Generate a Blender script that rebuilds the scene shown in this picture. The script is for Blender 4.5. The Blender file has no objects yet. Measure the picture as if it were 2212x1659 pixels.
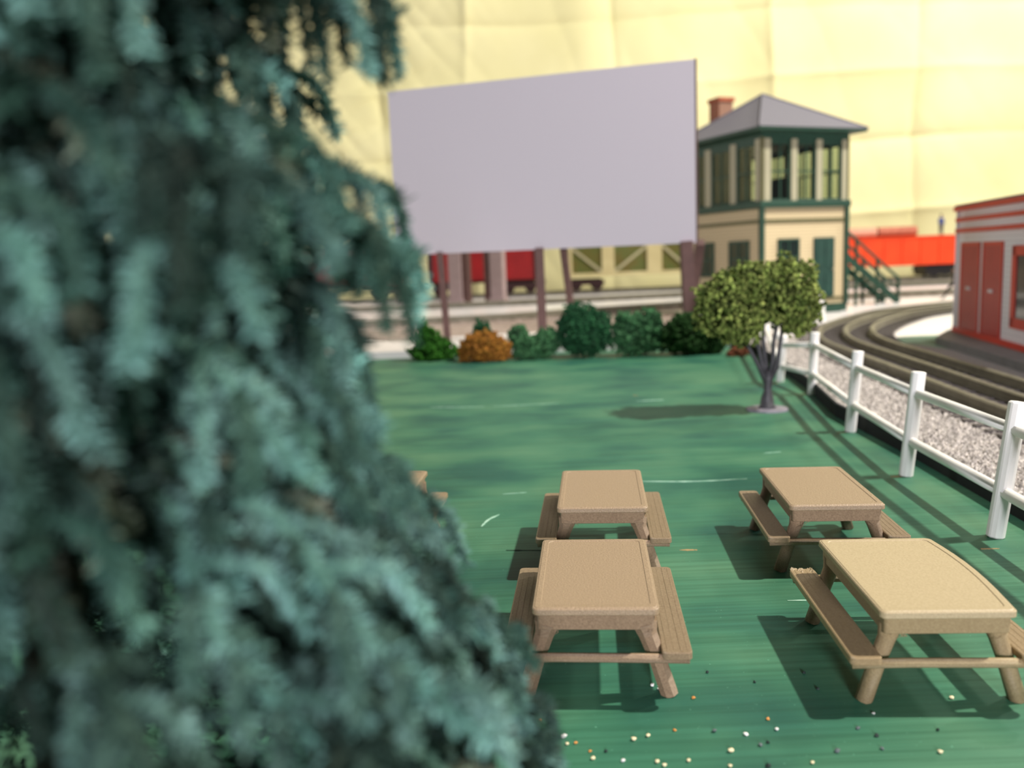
import bpy, bmesh, math, random
from mathutils import Vector, Matrix, noise
random.seed(7)
PI = math.pi
S = bpy.context.scene
COL = S.collection

# ------------------------------------------------------------------ camera
cd = bpy.data.cameras.new('camera'); cam = bpy.data.objects.new('camera', cd); COL.objects.link(cam)
S.camera = cam
p_, r_ = math.radians(8.27), math.radians(2.29)
F_ = Vector((0, math.cos(p_), -math.sin(p_)))
R0 = Vector((1, 0, 0)); U0 = Vector((0, math.sin(p_), math.cos(p_)))
Rv = R0*math.cos(r_) - U0*math.sin(r_); Uv = R0*math.sin(r_) + U0*math.cos(r_)
m = Matrix((Rv, Uv, -F_)).transposed().to_4x4(); m.translation = Vector((0, 0, 3.4))
cam.matrix_world = m
cd.sensor_width = 36; cd.lens = 1850/2212*36; cd.clip_start = .05; cd.clip_end = 500
cd.dof.use_dof = True; cd.dof.focus_distance = 8.2; cd.dof.aperture_fstop = .45

# ------------------------------------------------------------------ world and lights
w = bpy.data.worlds.new('room'); S.world = w; w.use_nodes = True
bg = w.node_tree.nodes['Background']; bg.inputs[0].default_value = (.95, .93, 1.0, 1); bg.inputs[1].default_value = .085
def area(name, loc, target, size, power, col):
    l = bpy.data.lights.new(name, 'AREA'); l.shape = 'DISK'; l.size = size; l.energy = power; l.color = col
    o = bpy.data.objects.new(name, l); COL.objects.link(o); o.location = loc
    o.rotation_euler = (Vector(target)-Vector(loc)).to_track_quat('-Z', 'Y').to_euler()
    return o
area('ceiling_lamp', (46, 13, 60), (2, 15, 0), 2.6, 70000, (1, .955, .86))
area('far_ceiling_lamp', (62, 48, 50), (30, 84, 12), 5, 29000, (1, .98, .90))
area('front_fill', (2, -38, 12), (2, 33, 6), 9, 22500, (.93, .90, 1))  # unseen fill, set low to brighten the screen more than the ground
area('left_fill', (-75, 70, 30), (-10, 45, 0), 12, 9500, (.95, .97, 1))  # unseen fill added to brighten the white board strips and left-facing walls
S.view_settings.view_transform = 'Standard'; S.view_settings.look = 'None'
S.view_settings.exposure = 0.22; S.view_settings.gamma = 1; S.view_settings.use_curve_mapping = False

# ------------------------------------------------------------------ materials
def lin(h):
    h = h.lstrip('#'); c = [int(h[i:i+2], 16)/255 for i in (0, 2, 4)]
    return tuple(x/12.92 if x <= .04045 else ((x+.055)/1.055)**2.4 for x in c) + (1,)
def mat(name, c1, c2=None, rough=.6, spec=.4, scale=8, stretch=(1, 1, 1), bump=0, bscale=None, detail=4, metal=0, rnd=0, coord='Object', attr=None, contrast=(.3, .7), sheen=0):
    M = bpy.data.materials.new(name); M.use_nodes = True; nt = M.node_tree; N = nt.nodes; L = nt.links
    b = N['Principled BSDF']; b.inputs['Roughness'].default_value = rough
    b.inputs['Specular IOR Level'].default_value = spec; b.inputs['Metallic'].default_value = metal
    b.inputs['Base Color'].default_value = lin(c1)
    tc = N.new('ShaderNodeTexCoord'); mp = N.new('ShaderNodeMapping'); L.new(tc.outputs[coord], mp.inputs[0]); mp.inputs['Scale'].default_value = stretch
    out = None
    if c2:
        nz = N.new('ShaderNodeTexNoise'); nz.inputs['Scale'].default_value = scale; nz.inputs['Detail'].default_value = detail
        L.new(mp.outputs[0], nz.inputs['Vector'])
        cr = N.new('ShaderNodeValToRGB'); cr.color_ramp.elements[0].position = contrast[0]; cr.color_ramp.elements[1].position = contrast[1]
        cr.color_ramp.elements[0].color = lin(c1); cr.color_ramp.elements[1].color = lin(c2)
        L.new(nz.outputs[0], cr.inputs[0]); out = cr.outputs[0]
    if attr:
        at = N.new('ShaderNodeAttribute'); at.attribute_name = attr
        mx = N.new('ShaderNodeMix'); mx.data_type = 'RGBA'; mx.blend_type = 'MULTIPLY'; mx.inputs[0].default_value = 1
        if out: L.new(out, mx.inputs[6])
        else: mx.inputs[6].default_value = lin(c1)
        L.new(at.outputs['Color'], mx.inputs[7]); out = mx.outputs[2]
    if rnd:
        oi = N.new('ShaderNodeObjectInfo'); hs = N.new('ShaderNodeHueSaturation')
        mr = N.new('ShaderNodeMapRange'); mr.inputs[3].default_value = 1-rnd; mr.inputs[4].default_value = 1+rnd
        L.new(oi.outputs['Random'], mr.inputs[0]); L.new(mr.outputs[0], hs.inputs['Value'])
        if out: L.new(out, hs.inputs['Color'])
        else: hs.inputs['Color'].default_value = lin(c1)
        out = hs.outputs[0]
    if out: L.new(out, b.inputs['Base Color'])
    if bump:
        n2 = N.new('ShaderNodeTexNoise'); n2.inputs['Scale'].default_value = bscale or scale*3; n2.inputs['Detail'].default_value = 5
        L.new(mp.outputs[0], n2.inputs['Vector'])
        bp = N.new('ShaderNodeBump'); bp.inputs['Strength'].default_value = bump; bp.inputs['Distance'].default_value = .02
        L.new(n2.outputs[0], bp.inputs['Height']); L.new(bp.outputs[0], b.inputs['Normal'])
    return M
def layer_mat(name, c1, c2, axis='Z', freq=60):
    """3D-printed plastic: speckle plus fine extrusion lines as relief"""
    M = mat(name, c1, c2, rough=.48, spec=.45, scale=70, detail=3)
    nt = M.node_tree; N = nt.nodes; L = nt.links; b = N['Principled BSDF']
    tc = N.new('ShaderNodeTexCoord'); wv = N.new('ShaderNodeTexWave'); wv.bands_direction = axis; wv.inputs['Scale'].default_value = freq/ (2*PI)*3
    wv.inputs['Distortion'].default_value = .6; wv.inputs['Detail'].default_value = 1
    L.new(tc.outputs['Object'], wv.inputs['Vector'])
    bp = N.new('ShaderNodeBump'); bp.inputs['Strength'].default_value = .5; bp.inputs['Distance'].default_value = .01
    L.new(wv.outputs['Fac'], bp.inputs['Height'])
    nz = N.new('ShaderNodeTexNoise'); nz.inputs['Scale'].default_value = 40; L.new(tc.outputs['Object'], nz.inputs['Vector'])
    b2 = N.new('ShaderNodeBump'); b2.inputs['Strength'].default_value = .35; b2.inputs['Distance'].default_value = .01
    L.new(nz.outputs[0], b2.inputs['Height']); L.new(bp.outputs[0], b2.inputs['Normal']); L.new(b2.outputs[0], b.inputs['Normal'])
    return M
def glass_mat():
    M = bpy.data.materials.new('pane_glass'); M.use_nodes = True; nt = M.node_tree; N = nt.nodes; L = nt.links
    N.remove(N['Principled BSDF']); t = N.new('ShaderNodeBsdfTransparent'); t.inputs[0].default_value = (.82, .86, .80, 1)
    g = N.new('ShaderNodeBsdfGlossy'); g.inputs['Roughness'].default_value = .08
    mx = N.new('ShaderNodeMixShader'); mx.inputs[0].default_value = .07; L.new(t.outputs[0], mx.inputs[1]); L.new(g.outputs[0], mx.inputs[2])
    L.new(mx.outputs[0], N['Material Output'].inputs[0]); return M
def green_board():
    M = bpy.data.materials.new('painted_green_board'); M.use_nodes = True; nt = M.node_tree; N = nt.nodes; L = nt.links; b = N['Principled BSDF']
    tc = N.new('ShaderNodeTexCoord')
    def nz(sc, st, det=4):
        mp = N.new('ShaderNodeMapping'); mp.inputs['Scale'].default_value = st; L.new(tc.outputs['Object'], mp.inputs[0])
        n = N.new('ShaderNodeTexNoise'); n.inputs['Scale'].default_value = sc; n.inputs['Detail'].default_value = det; L.new(mp.outputs[0], n.inputs['Vector']); return n.outputs[0]
    def ramp(src, stops):
        cr = N.new('ShaderNodeValToRGB'); e = cr.color_ramp.elements
        e[0].position, e[0].color = stops[0][0], lin(stops[0][1]); e[1].position, e[1].color = stops[-1][0], lin(stops[-1][1])
        for p, c in stops[1:-1]:
            k = e.new(p); k.color = lin(c)
        L.new(src, cr.inputs[0]); return cr.outputs[0]
    base = ramp(nz(.45, (1, 1.4, 1), 3), [(.34, '#235b4c'), (.5, '#3b7358'), (.68, '#528262')])
    streak = ramp(nz(1.6, (.22, 9, 1), 6), [(.35, '#9fb4a8'), (.5, '#d8ded8'), (.68, '#ffffff')])
    mx = N.new('ShaderNodeMix'); mx.data_type = 'RGBA'; mx.blend_type = 'MULTIPLY'; mx.inputs[0].default_value = .5
    L.new(base, mx.inputs[6]); L.new(streak, mx.inputs[7])
    sp = ramp(nz(26, (1, 1, 1), 2), [(.70, '#000000'), (.80, '#ffffff')])
    m2 = N.new('ShaderNodeMix'); m2.data_type = 'RGBA'; L.new(sp, m2.inputs[0]); L.new(mx.outputs[2], m2.inputs[6]); m2.inputs[7].default_value = lin('#5f9b7e')
    L.new(m2.outputs[2], b.inputs['Base Color'])
    b.inputs['Roughness'].default_value = .55; b.inputs['Specular IOR Level'].default_value = .3
    bp = N.new('ShaderNodeBump'); bp.inputs['Strength'].default_value = .12; bp.inputs['Distance'].default_value = .02
    L.new(nz(3, (.35, 14, 1), 6), bp.inputs['Height']); L.new(bp.outputs[0], b.inputs['Normal'])
    return M
def siding_mat(name, c, pitch, axis='Z', line=.12, dark='#8a7f60', rough=.6, bump=.6):
    """clapboard / shingle courses too fine to pick apart: relief and thin joint lines"""
    M = mat(name, c, rough=rough); nt = M.node_tree; N = nt.nodes; L = nt.links; b = N['Principled BSDF']
    tc = N.new('ShaderNodeTexCoord'); sx = N.new('ShaderNodeSeparateXYZ'); L.new(tc.outputs['Object'], sx.inputs[0])
    mm = N.new('ShaderNodeMath'); mm.operation = 'DIVIDE'; L.new(sx.outputs[axis], mm.inputs[0]); mm.inputs[1].default_value = pitch
    fr = N.new('ShaderNodeMath'); fr.operation = 'FRACT'; L.new(mm.outputs[0], fr.inputs[0])
    cr = N.new('ShaderNodeValToRGB'); e = cr.color_ramp.elements; e[0].color = lin(dark); e[1].color = lin(c); e[0].position = line*.5; e[1].position = line
    L.new(fr.outputs[0], cr.inputs[0]); L.new(cr.outputs[0], b.inputs['Base Color'])
    bp = N.new('ShaderNodeBump'); bp.inputs['Strength'].default_value = bump; bp.inputs['Distance'].default_value = .04; bp.invert = True
    L.new(fr.outputs[0], bp.inputs['Height']); L.new(bp.outputs[0], b.inputs['Normal'])
    return M
def brick_mat():
    M = mat('chimney_brick', '#a4563a', rough=.8); nt = M.node_tree; N = nt.nodes; L = nt.links
    t = N.new('ShaderNodeTexBrick'); t.inputs['Color1'].default_value = lin('#b0603f'); t.inputs['Color2'].default_value = lin('#98492f'); t.inputs['Mortar'].default_value = lin('#8f6a56')
    t.inputs['Scale'].default_value = 5; tc = N.new('ShaderNodeTexCoord'); L.new(tc.outputs['Object'], t.inputs['Vector']); L.new(t.outputs[0], N['Principled BSDF'].inputs['Base Color']); return M

M = dict(
    green=green_board(),
    sheet=mat('yellow_sheet', '#e0d8a2', '#e8e0ae', rough=.75, spec=.25, scale=.15, bump=.12, bscale=.9),
    whiteboard=mat('glossy_white_board', '#e2dcdc', '#ece7e7', rough=.28, spec=.5, scale=.4, bump=.12, bscale=1.5),
    gravelbed=mat('grey_gravel_bed', '#8f8984', '#b9b3ad', rough=.9, scale=18, bump=.6, bscale=40),
    roadbed=mat('dark_roadbed', '#6c6661', '#8c857e', rough=.9, scale=14, bump=.6, bscale=30),
    cork=mat('brown_roadbed', '#8f7c70', '#ab9a91', rough=.85, scale=3, bump=.3),
    stone=mat('ballast_stone', '#9a938c', '#d8d2cb', rough=.85, scale=9, contrast=(.35, .65)),
    rail=mat('rail_metal', '#716c5c', '#878170', rough=.42, spec=.5, scale=3, metal=.25),
    railtop=mat('rail_head', '#8d8874', '#a49e8a', rough=.35, metal=.35, scale=3),
    tie=mat('dark_tie', '#4a4441', '#5f5853', rough=.7, scale=6),
    white=mat('white_plastic', '#f0ede6', '#f6f3ec', rough=.42, spec=.5, scale=4, bump=.08, bscale=60),
    tan=layer_mat('tan_print', '#8a735a', '#a58c6f', 'Z', 260),
    tant=mat('tan_print_top', '#8a755b', '#a68f71', rough=.5, spec=.45, scale=90, bump=.35, bscale=60),
    tanb=layer_mat('tan_print_bench', '#887358', '#9f8a6c', 'X', 150),
    pale=layer_mat('tan_print_lit', '#9c8762', '#ad9972', 'Z', 200),  # tan print again, lightened in these colours for being nearer the lamp
    palet=mat('tan_top_lit', '#a79572', '#b5a380', rough=.5, spec=.4, scale=60, bump=.2, bscale=50),
    paleb=layer_mat('tan_bench_lit', '#9c8460', '#ab946f', 'X', 150),
    screen=mat('drive_in_screen', '#dfd5db', rough=.55, spec=.3),
    screenleg=mat('screen_leg', '#573f3b', '#664a45', rough=.7, scale=3),
    pillar=mat('pinkish_pillar', '#9a8584', '#a89392', rough=.7, scale=2),
    cream=siding_mat('cream_clapboard', '#c0ae8a', .16, dark='#928464'),
    creamp=mat('cream_paint', '#a39e84', rough=.6),
    trim=mat('dark_green_trim', '#1f3d30', '#254637', rough=.5, scale=3),
    trim2=mat('olive_trim', '#5c5a3a', rough=.6),
    door=mat('dark_green_door', '#1f3a33', '#24443a', rough=.5, scale=3),
    roof=siding_mat('grey_roof_shingles', '#747178', .12, line=.15, dark='#5d5a60', rough=.75),
    brick=brick_mat(), glass=glass_mat(), interior=mat('dark_interior', '#2c332c', rough=.9),
    redwall=siding_mat('lavender_white_clapboard', '#f8f1f7', .14, dark='#d2c8d1'),
    redtrim=mat('red_trim', '#d8341e', '#e03c26', rough=.45, scale=3),
    reddoor=mat('red_door', '#b82c2c', '#c43232', rough=.45, scale=2),
    winglass=mat('dark_window_glass', '#4f4a4e', rough=.12, spec=.6),
    plinth=mat('grey_plinth', '#7b7a78', '#8c8a88', rough=.7, scale=2),
    greenmat=mat('pale_green_mat', '#86a58b', '#90af94', rough=.8, scale=3),
    redcar=mat('red_car', '#861a1e', '#961f22', rough=.35, scale=.8),
    orange=mat('orange_car', '#d63e18', '#de471d', rough=.4, scale=.8),
    black=mat('black_truck', '#1c1a1c', rough=.5),
    darkred=mat('dark_truck', '#3a2022', rough=.5),
    pipe=mat('pipe_pink', '#c98a70', '#d69a80', rough=.6, scale=2),
    pipe2=mat('pipe_brown', '#a3543c', '#b8684e', rough=.6, scale=2),
    boxcar=mat('olive_boxcar', '#5e5018', '#4f5a22', rough=.6, scale=1.2),
    boxframe=mat('cream_car_frame', '#b5a678', '#c2b486', rough=.6, scale=1),
    boxbrace=mat('pale_brace', '#a39b78', rough=.6),
    trunk=mat('dark_model_trunk', '#3b3a3c', '#4a484a', rough=.5, scale=8),
    disc=mat('grey_tree_base', '#75727a', '#85808a', rough=.45, scale=5),
    leaf=mat('olive_foam', '#3d4d1e', '#8f9c52', rough=.85, spec=.2, scale=5, contrast=(.35, .68), attr='tint'),
    b_dark=mat('dark_green_foam', '#1c4029', '#2b5a3a', rough=.9, spec=.15, scale=4, attr='tint'),
    b_mid=mat('mid_green_foam', '#2d5535', '#4a7650', rough=.9, spec=.15, scale=4, attr='tint'),
    b_bright=mat('grass_green_foam', '#265718', '#386c22', rough=.9, spec=.15, scale=4, attr='tint'),
    b_deep=mat('deep_olive_foam', '#24401f', '#33552c', rough=.9, spec=.15, scale=4, attr='tint'),
    b_orange=mat('orange_brown_foam', '#80561f', '#a87030', rough=.9, spec=.15, scale=4, attr='tint'),
    b_rust=mat('rust_foam', '#7c4a36', '#8f5a40', rough=.9, spec=.15, scale=4, attr='tint'),
    needle=mat('spruce_needles', '#3c5d53', '#638379', rough=.75, spec=.25, scale=5, attr='tint', rnd=.5),
    bark=mat('spruce_bark', '#3a2f26', '#4c3e32', rough=.9, scale=6),
    c_cream=mat('crumb_cream', '#e6d7ac', rough=.7), c_white=mat('crumb_white', '#ece9e2', rough=.5), c_orange=mat('crumb_orange', '#c98a44', rough=.7),
    c_black=mat('crumb_black', '#1d2b26', rough=.7), c_grey=mat('crumb_grey', '#55605f', rough=.6),
    scratch=mat('pale_scuff', '#8dbda2', '#b2d3bf', rough=.6, scale=9), chip=mat('bare_wood_chip', '#a98a5c', rough=.8), crack=mat('dark_crack', '#0f1f18', rough=.9),
)
def person_mat(name, stops):
    m_ = bpy.data.materials.new(name); m_.use_nodes = True; N = m_.node_tree.nodes; L = m_.node_tree.links
    tc = N.new('ShaderNodeTexCoord'); sx = N.new('ShaderNodeSeparateXYZ'); L.new(tc.outputs['Object'], sx.inputs[0])
    mr = N.new('ShaderNodeMapRange'); mr.inputs[2].default_value = 2.0; L.new(sx.outputs['Z'], mr.inputs[0])
    cr = N.new('ShaderNodeValToRGB'); cr.color_ramp.interpolation = 'CONSTANT'; e = cr.color_ramp.elements
    e[0].position = 0; e[0].color = lin(stops[0][1]); e[1].position = stops[1][0]/2; e[1].color = lin(stops[1][1])
    for z, c in stops[2:]:
        k = e.new(z/2); k.color = lin(c)
    L.new(mr.outputs[0], cr.inputs[0]); L.new(cr.outputs[0], N['Principled BSDF'].inputs['Base Color']); return m_

# ------------------------------------------------------------------ helpers
class MB:
    def __init__(s): s.v = []; s.f = []; s.c = []
    def add(s, vs, fs, col=None):
        n = len(s.v); s.v += [tuple(v) for v in vs]; s.f += [tuple(i+n for i in f) for f in fs]
        s.c += [col or (1, 1, 1, 1)]*len(vs); return s
    def box(s, x0, x1, y0, y1, z0, z1):
        return s.add([(x0,y0,z0),(x1,y0,z0),(x1,y1,z0),(x0,y1,z0),(x0,y0,z1),(x1,y0,z1),(x1,y1,z1),(x0,y1,z1)],
                     [(3,2,1,0),(4,5,6,7),(0,1,5,4),(1,2,6,5),(2,3,7,6),(3,0,4,7)])
    def prism(s, pts, z0, z1):
        a = sum(pts[i][0]*pts[(i+1)%len(pts)][1]-pts[(i+1)%len(pts)][0]*pts[i][1] for i in range(len(pts)))
        if a < 0: pts = pts[::-1]
        n = len(pts)
        return s.add([(x,y,z0) for x,y in pts]+[(x,y,z1) for x,y in pts], [tuple(range(n-1,-1,-1)), tuple(range(n,2*n))]+[(i,(i+1)%n,(i+1)%n+n,i+n) for i in range(n)])
    def tube(s, pts, r, n=8, cap=True, col=None, flat=None):
        pts = [Vector(p) for p in pts]; rs = r if isinstance(r, (list, tuple)) else [r]*len(pts)
        V = []; Fc = []
        for i, p in enumerate(pts):
            t = (pts[min(i+1, len(pts)-1)]-pts[max(i-1, 0)]).normalized()
            up = Vector((0, 0, 1)) if abs(t.z) < .9 else Vector((0, 1, 0))
            a = t.cross(up).normalized(); b = a.cross(t).normalized()
            for k in range(n):
                an = 2*PI*(k+.5)/n; V.append(p+a*math.cos(an)*rs[i]+b*math.sin(an)*rs[i]*(flat or 1))
        for i in range(len(pts)-1):
            for k in range(n): Fc.append((i*n+k, i*n+(k+1)%n, (i+1)*n+(k+1)%n, (i+1)*n+k))
        if cap: Fc += [tuple(range(n-1,-1,-1)), tuple(range((len(pts)-1)*n, len(pts)*n))]
        return s.add(V, Fc, col)
    def bar(s, a, b, wx, wy):  # square-section bar between two points, wx/wy full widths
        a, b = Vector(a), Vector(b); t = (b-a).normalized(); up = Vector((0,0,1)) if abs(t.z) < .95 else Vector((0,1,0))
        u = t.cross(up).normalized()*wx/2; v = u.normalized().cross(t).normalized()*wy/2
        vs = [a-u-v, a+u-v, a+u+v, a-u+v, b-u-v, b+u-v, b+u+v, b-u+v]
        return s.add(vs, [(0,1,2,3),(7,6,5,4),(1,0,4,5),(2,1,5,6),(3,2,6,7),(0,3,7,4)])
    def mesh(s, name):
        me = bpy.data.meshes.new(name); me.from_pydata(s.v, [], s.f)
        if any(c != (1,1,1,1) for c in s.c):
            at = me.color_attributes.new('tint', 'FLOAT_COLOR', 'POINT'); at.data.foreach_set('color', [x for c in s.c for x in c])
        return me
def link(name, me, m_=None, parent=None, loc=(0,0,0), rot=(0,0,0), smooth=False, bevel=0, seg=2, fix=True):
    if m_ is not None and not me.materials: me.materials.append(m_)
    if fix:
        bm = bmesh.new(); bm.from_mesh(me); bmesh.ops.recalc_face_normals(bm, faces=bm.faces)
        if bevel:
            es = [e for e in bm.edges if len(e.link_faces) == 2 and e.calc_face_angle(0) > .5]
            bmesh.ops.bevel(bm, geom=es, offset=bevel, segments=seg, affect='EDGES', profile=.5)
        bm.to_mesh(me); bm.free()
    if smooth: me.polygons.foreach_set('use_smooth', [True]*len(me.polygons))
    o = bpy.data.objects.new(name, me); COL.objects.link(o); o.location = loc; o.rotation_euler = rot
    if parent: o.parent = parent
    return o
def part(name, mb, m_, parent=None, **k): return link(name, mb.mesh(name), m_, parent, **k)
def tag(o, label, cat, group=None, kind=None):
    if label: o['label'] = label
    if cat: o['category'] = cat
    if group: o['group'] = group
    if kind: o['kind'] = kind
    return o
def thing(name, label, cat, loc=(0,0,0), rz=0, group=None):
    o = bpy.data.objects.new(name, None); COL.objects.link(o); o.location = loc; o.rotation_euler = (0,0,rz); o.empty_display_size = .1
    return tag(o, label, cat, group)
def struct(name, mb, m_, **k): o = part(name, mb, m_, **k); o['kind'] = 'structure'; return o
def smooth_path(P, n):
    P = [Vector((*p, 0)) if len(p) == 2 else Vector(p) for p in P]; Q = [2*P[0]-P[1]]+P+[2*P[-1]-P[-2]]; out = []
    for i in range(1, len(Q)-2):
        for k in range(n):
            t = k/n; a, b, c, d = Q[i-1:i+3]
            out.append(.5*((2*b)+(c-a)*t+(2*a-5*b+4*c-d)*t*t+(3*b-a-3*c+d)*t**3))
    return out+[P[-1]]
def offset(path, d):
    out = []
    for i, p in enumerate(path):
        t = (path[min(i+1, len(path)-1)]-path[max(i-1, 0)]).normalized(); out.append(p+Vector((-t.y, t.x, 0))*d)
    return out

# ------------------------------------------------------------------ setting
g = MB().prism([(-30,-8),(5.9,-8),(6.0,6),(6.17,10),(6.38,13),(6.52,17),(7.1,20),(7.6,23.5),(8.0,27),(8.0,31.0),(-30,31.0)], -1.2, 0)
floor = struct('floor', g, M['green']); floor['label'] = 'green painted plywood board with brush streaks and pale scuffs'
def flat_streak(pts, wd):
    mb = MB(); P = smooth_path(pts, 6); n = len(P)
    L_ = []; R_ = []
    for i, p in enumerate(P):
        t = (P[min(i+1,n-1)]-P[max(i-1,0)]).normalized(); q = Vector((-t.y,t.x,0)); h = wd*(.25+.75*random.random())*math.sin(PI*(i+.5)/n)**.5/2
        L_.append(p+q*h); R_.append(p-q*h)
    V = [(a.x,a.y,.004) for a in L_]+[(a.x,a.y,.004) for a in R_]
    V += [(x,y,0.0) for x,y,z in V]
    F = [(i,i+1,n+i+1,n+i) for i in range(n-1)]+[(2*n+i,i,i+1,2*n+i+1)[::-1] for i in range(n-1)]+[(3*n+i,n+i,n+i+1,3*n+i+1) for i in range(n-1)]
    return mb.add(V, F)
for pts, wd in [([(-1.96,20.07),(-1.3,19.93),(-.68,19.84)],.09),([(-.45,19.86),(-.03,19.88),(.5,19.9),(1.1,19.94)],.04),([(2.9,19.78),(3.2,19.8),(3.55,19.83)],.09),
                ([(1.9,12.6),(2.67,12.48),(3.47,12.5)],.055),([(-.47,10.69),(-.38,10.98),(-.24,11.19)],.05),([(2.6,7.95),(3.0,7.93)],.03),([(-.2,12.2),(.15,12.24)],.03),([(4.2,14.1),(4.5,14.15)],.03)]:
    part('paint_scuff', flat_streak(pts, wd), M['scratch'], floor)
part('crack', flat_streak([(-.15,9.74),(0,9.72),(.35,9.68)],.04), M['crack'], floor)
for x, y, l in [(1.96,9.5,.1),(5.25,9.15,.1),(5.62,12.3,.08),(6.05,15.5,.09),(6.75,19.85,.12),(6.75,21.7,.15),(3.0,20.6,.06)]:
    part('wood_chip', flat_streak([(x-l,y+.01),(x,y),(x+l,y-.01)],.05), M['chip'], floor)

wb = MB().prism([(5.9,-8),(60,-8),(60,79),(-75,79),(-75,31.0),(8.0,31.0),(8.0,27),(7.6,23.5),(7.1,20),(6.52,17),(6.38,13),(6.17,10),(6.0,6)], -1.2, .26)
tag(struct('trim_1', wb, M['whiteboard']), 'glossy white raised board carrying the tracks', None)
gb = MB().prism([(6.02,-8),(11,-8),(12.4,17),(13.0,24.5),(11.9,29.5),(9.8,30.9),(8.05,30.9),(8.02,27),(7.62,23.5),(7.12,20),(6.54,17),(6.40,13),(6.19,10),(6.02,6)], .26, .285)
tag(struct('trim_2', gb, M['gravelbed']), 'light grey gravel bed between the white fence and the curved track', None)
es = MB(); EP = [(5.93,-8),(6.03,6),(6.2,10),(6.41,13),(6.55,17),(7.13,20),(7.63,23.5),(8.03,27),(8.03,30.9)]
es.prism([(x-.05,y) for x,y in EP]+[(x,y) for x,y in EP[::-1]], 0, .27)  # black strip stands for the shaded side of the raised board
tag(struct('trim_3', es, mat('board_edge_shade', '#15191a', rough=.9)), 'black strip painted as shade along the edge of the raised ballast strip behind the white fence', None)
# loose ballast
rs = random.Random(3); mb = MB()
EX = [(-8,6.05),(6,6.05),(10,6.2),(13,6.42),(17,6.56),(20,7.15),(23.5,7.65),(27,8.05),(31,8.1)]
AX = [(-8,7.5),(6,7.6),(14,8.4),(19,8.9),(22.5,9.2),(26.3,9.6),(29.6,10.4),(31,10.6)]
def interp(T, y):
    for (a, b), (c, d) in zip(T, T[1:]):
        if a <= y <= c: return b+(d-b)*(y-a)/(c-a)
    return T[-1][1]
for _ in range(26000):
    y = 7+23.7*rs.random()**1.5; x0, x1 = interp(EX, y)+.03, interp(AX, y)+.15; x = x0+(x1-x0)*rs.random(); s = .026*(1+y/22)*(.6+.8*rs.random())
    k = .45+.75*rs.random(); c = (k, k*.98, k*.95, 1)
    q = [Vector((rs.uniform(.6,1.2),0,0)),Vector((-rs.uniform(.6,1.2),0,0)),Vector((0,rs.uniform(.6,1.2),0)),Vector((0,-rs.uniform(.6,1.2),0)),Vector((rs.uniform(-.4,.4),rs.uniform(-.4,.4),rs.uniform(.5,1)))]
    a = rs.random()*6.28; ca, sa = math.cos(a), math.sin(a)
    mb.add([(x+s*(v.x*ca-v.y*sa), y+s*(v.x*sa+v.y*ca), .284+s*v.z) for v in q], [(0,2,4),(2,1,4),(1,3,4),(3,0,4)], c)
M['stone2'] = mat('ballast_stones', '#a9a29b', '#cfc8c1', rough=.85, scale=9, attr='tint')
tag(part('ballast', mb, M['stone2'], fix=False), 'loose light grey ballast stones spread between the fence and the curved track', 'gravel', kind='stuff')

# backdrop: folded yellow sheet
VX = [-58,-42,-26,-11.4,-3.2,10.6,26,40,55,71,86]; VZ = [-.4,6.3,13.0,19.3,25.3,32,38.5,45]
def sheet_y(x, z):
    h = 0
    for k, v in enumerate(VX):
        d = x-v-.3*math.sin(z*.21+k*2); s = 1 if k % 2 else -1; am = .75+.5*noise.noise(Vector((k*3.7, z*.12, 0)))
        h += am*s*(.5*math.exp(-abs(d)/.4)+.35*math.exp(-(d/2.0)**2))
    for k, v in enumerate(VZ):
        d = z-v-.25*math.sin(x*.13+k)-x*.012; s = -1 if k % 2 else 1; am = .75+.5*noise.noise(Vector((x*.09, k*4.1, 3)))
        h += am*s*(.36*math.exp(-abs(d)/.35)+.20*math.exp(-(d/1.4)**2))
    h += noise.noise(Vector((x*.08, z*.07, 2)))*.8+noise.noise(Vector((x*.2, z*.09, 5)))*.35
    h += (1-abs(noise.noise(Vector((x*.16+z*.10, z*.06, 9)))))**4*.10
    c = max(0, min(1, (2-x)/14))
    if c: h += c*((1-abs(noise.noise(Vector((x*.45+z*.30, z*.12, 19)))))**3*.22+(1-abs(noise.noise(Vector((x*.3-z*.4, z*.2, 29)))))**4*.2)
    return h
mb = MB(); nx, nz_ = 640, 210; V = []
for j in range(nz_+1):
    for i in range(nx+1):
        x = -70+158*i/nx; z = -3+48*j/nz_; V.append((x, 84+x*.03+sheet_y(x, z), z))
mb.add(V, [(j*(nx+1)+i, j*(nx+1)+i+1, (j+1)*(nx+1)+i+1, (j+1)*(nx+1)+i) for j in range(nz_) for i in range(nx)])
bk = tag(struct('wall_back', mb, M['sheet'], smooth=True, fix=False), 'yellow backdrop sheet with fold creases hanging behind the layout', None)

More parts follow.
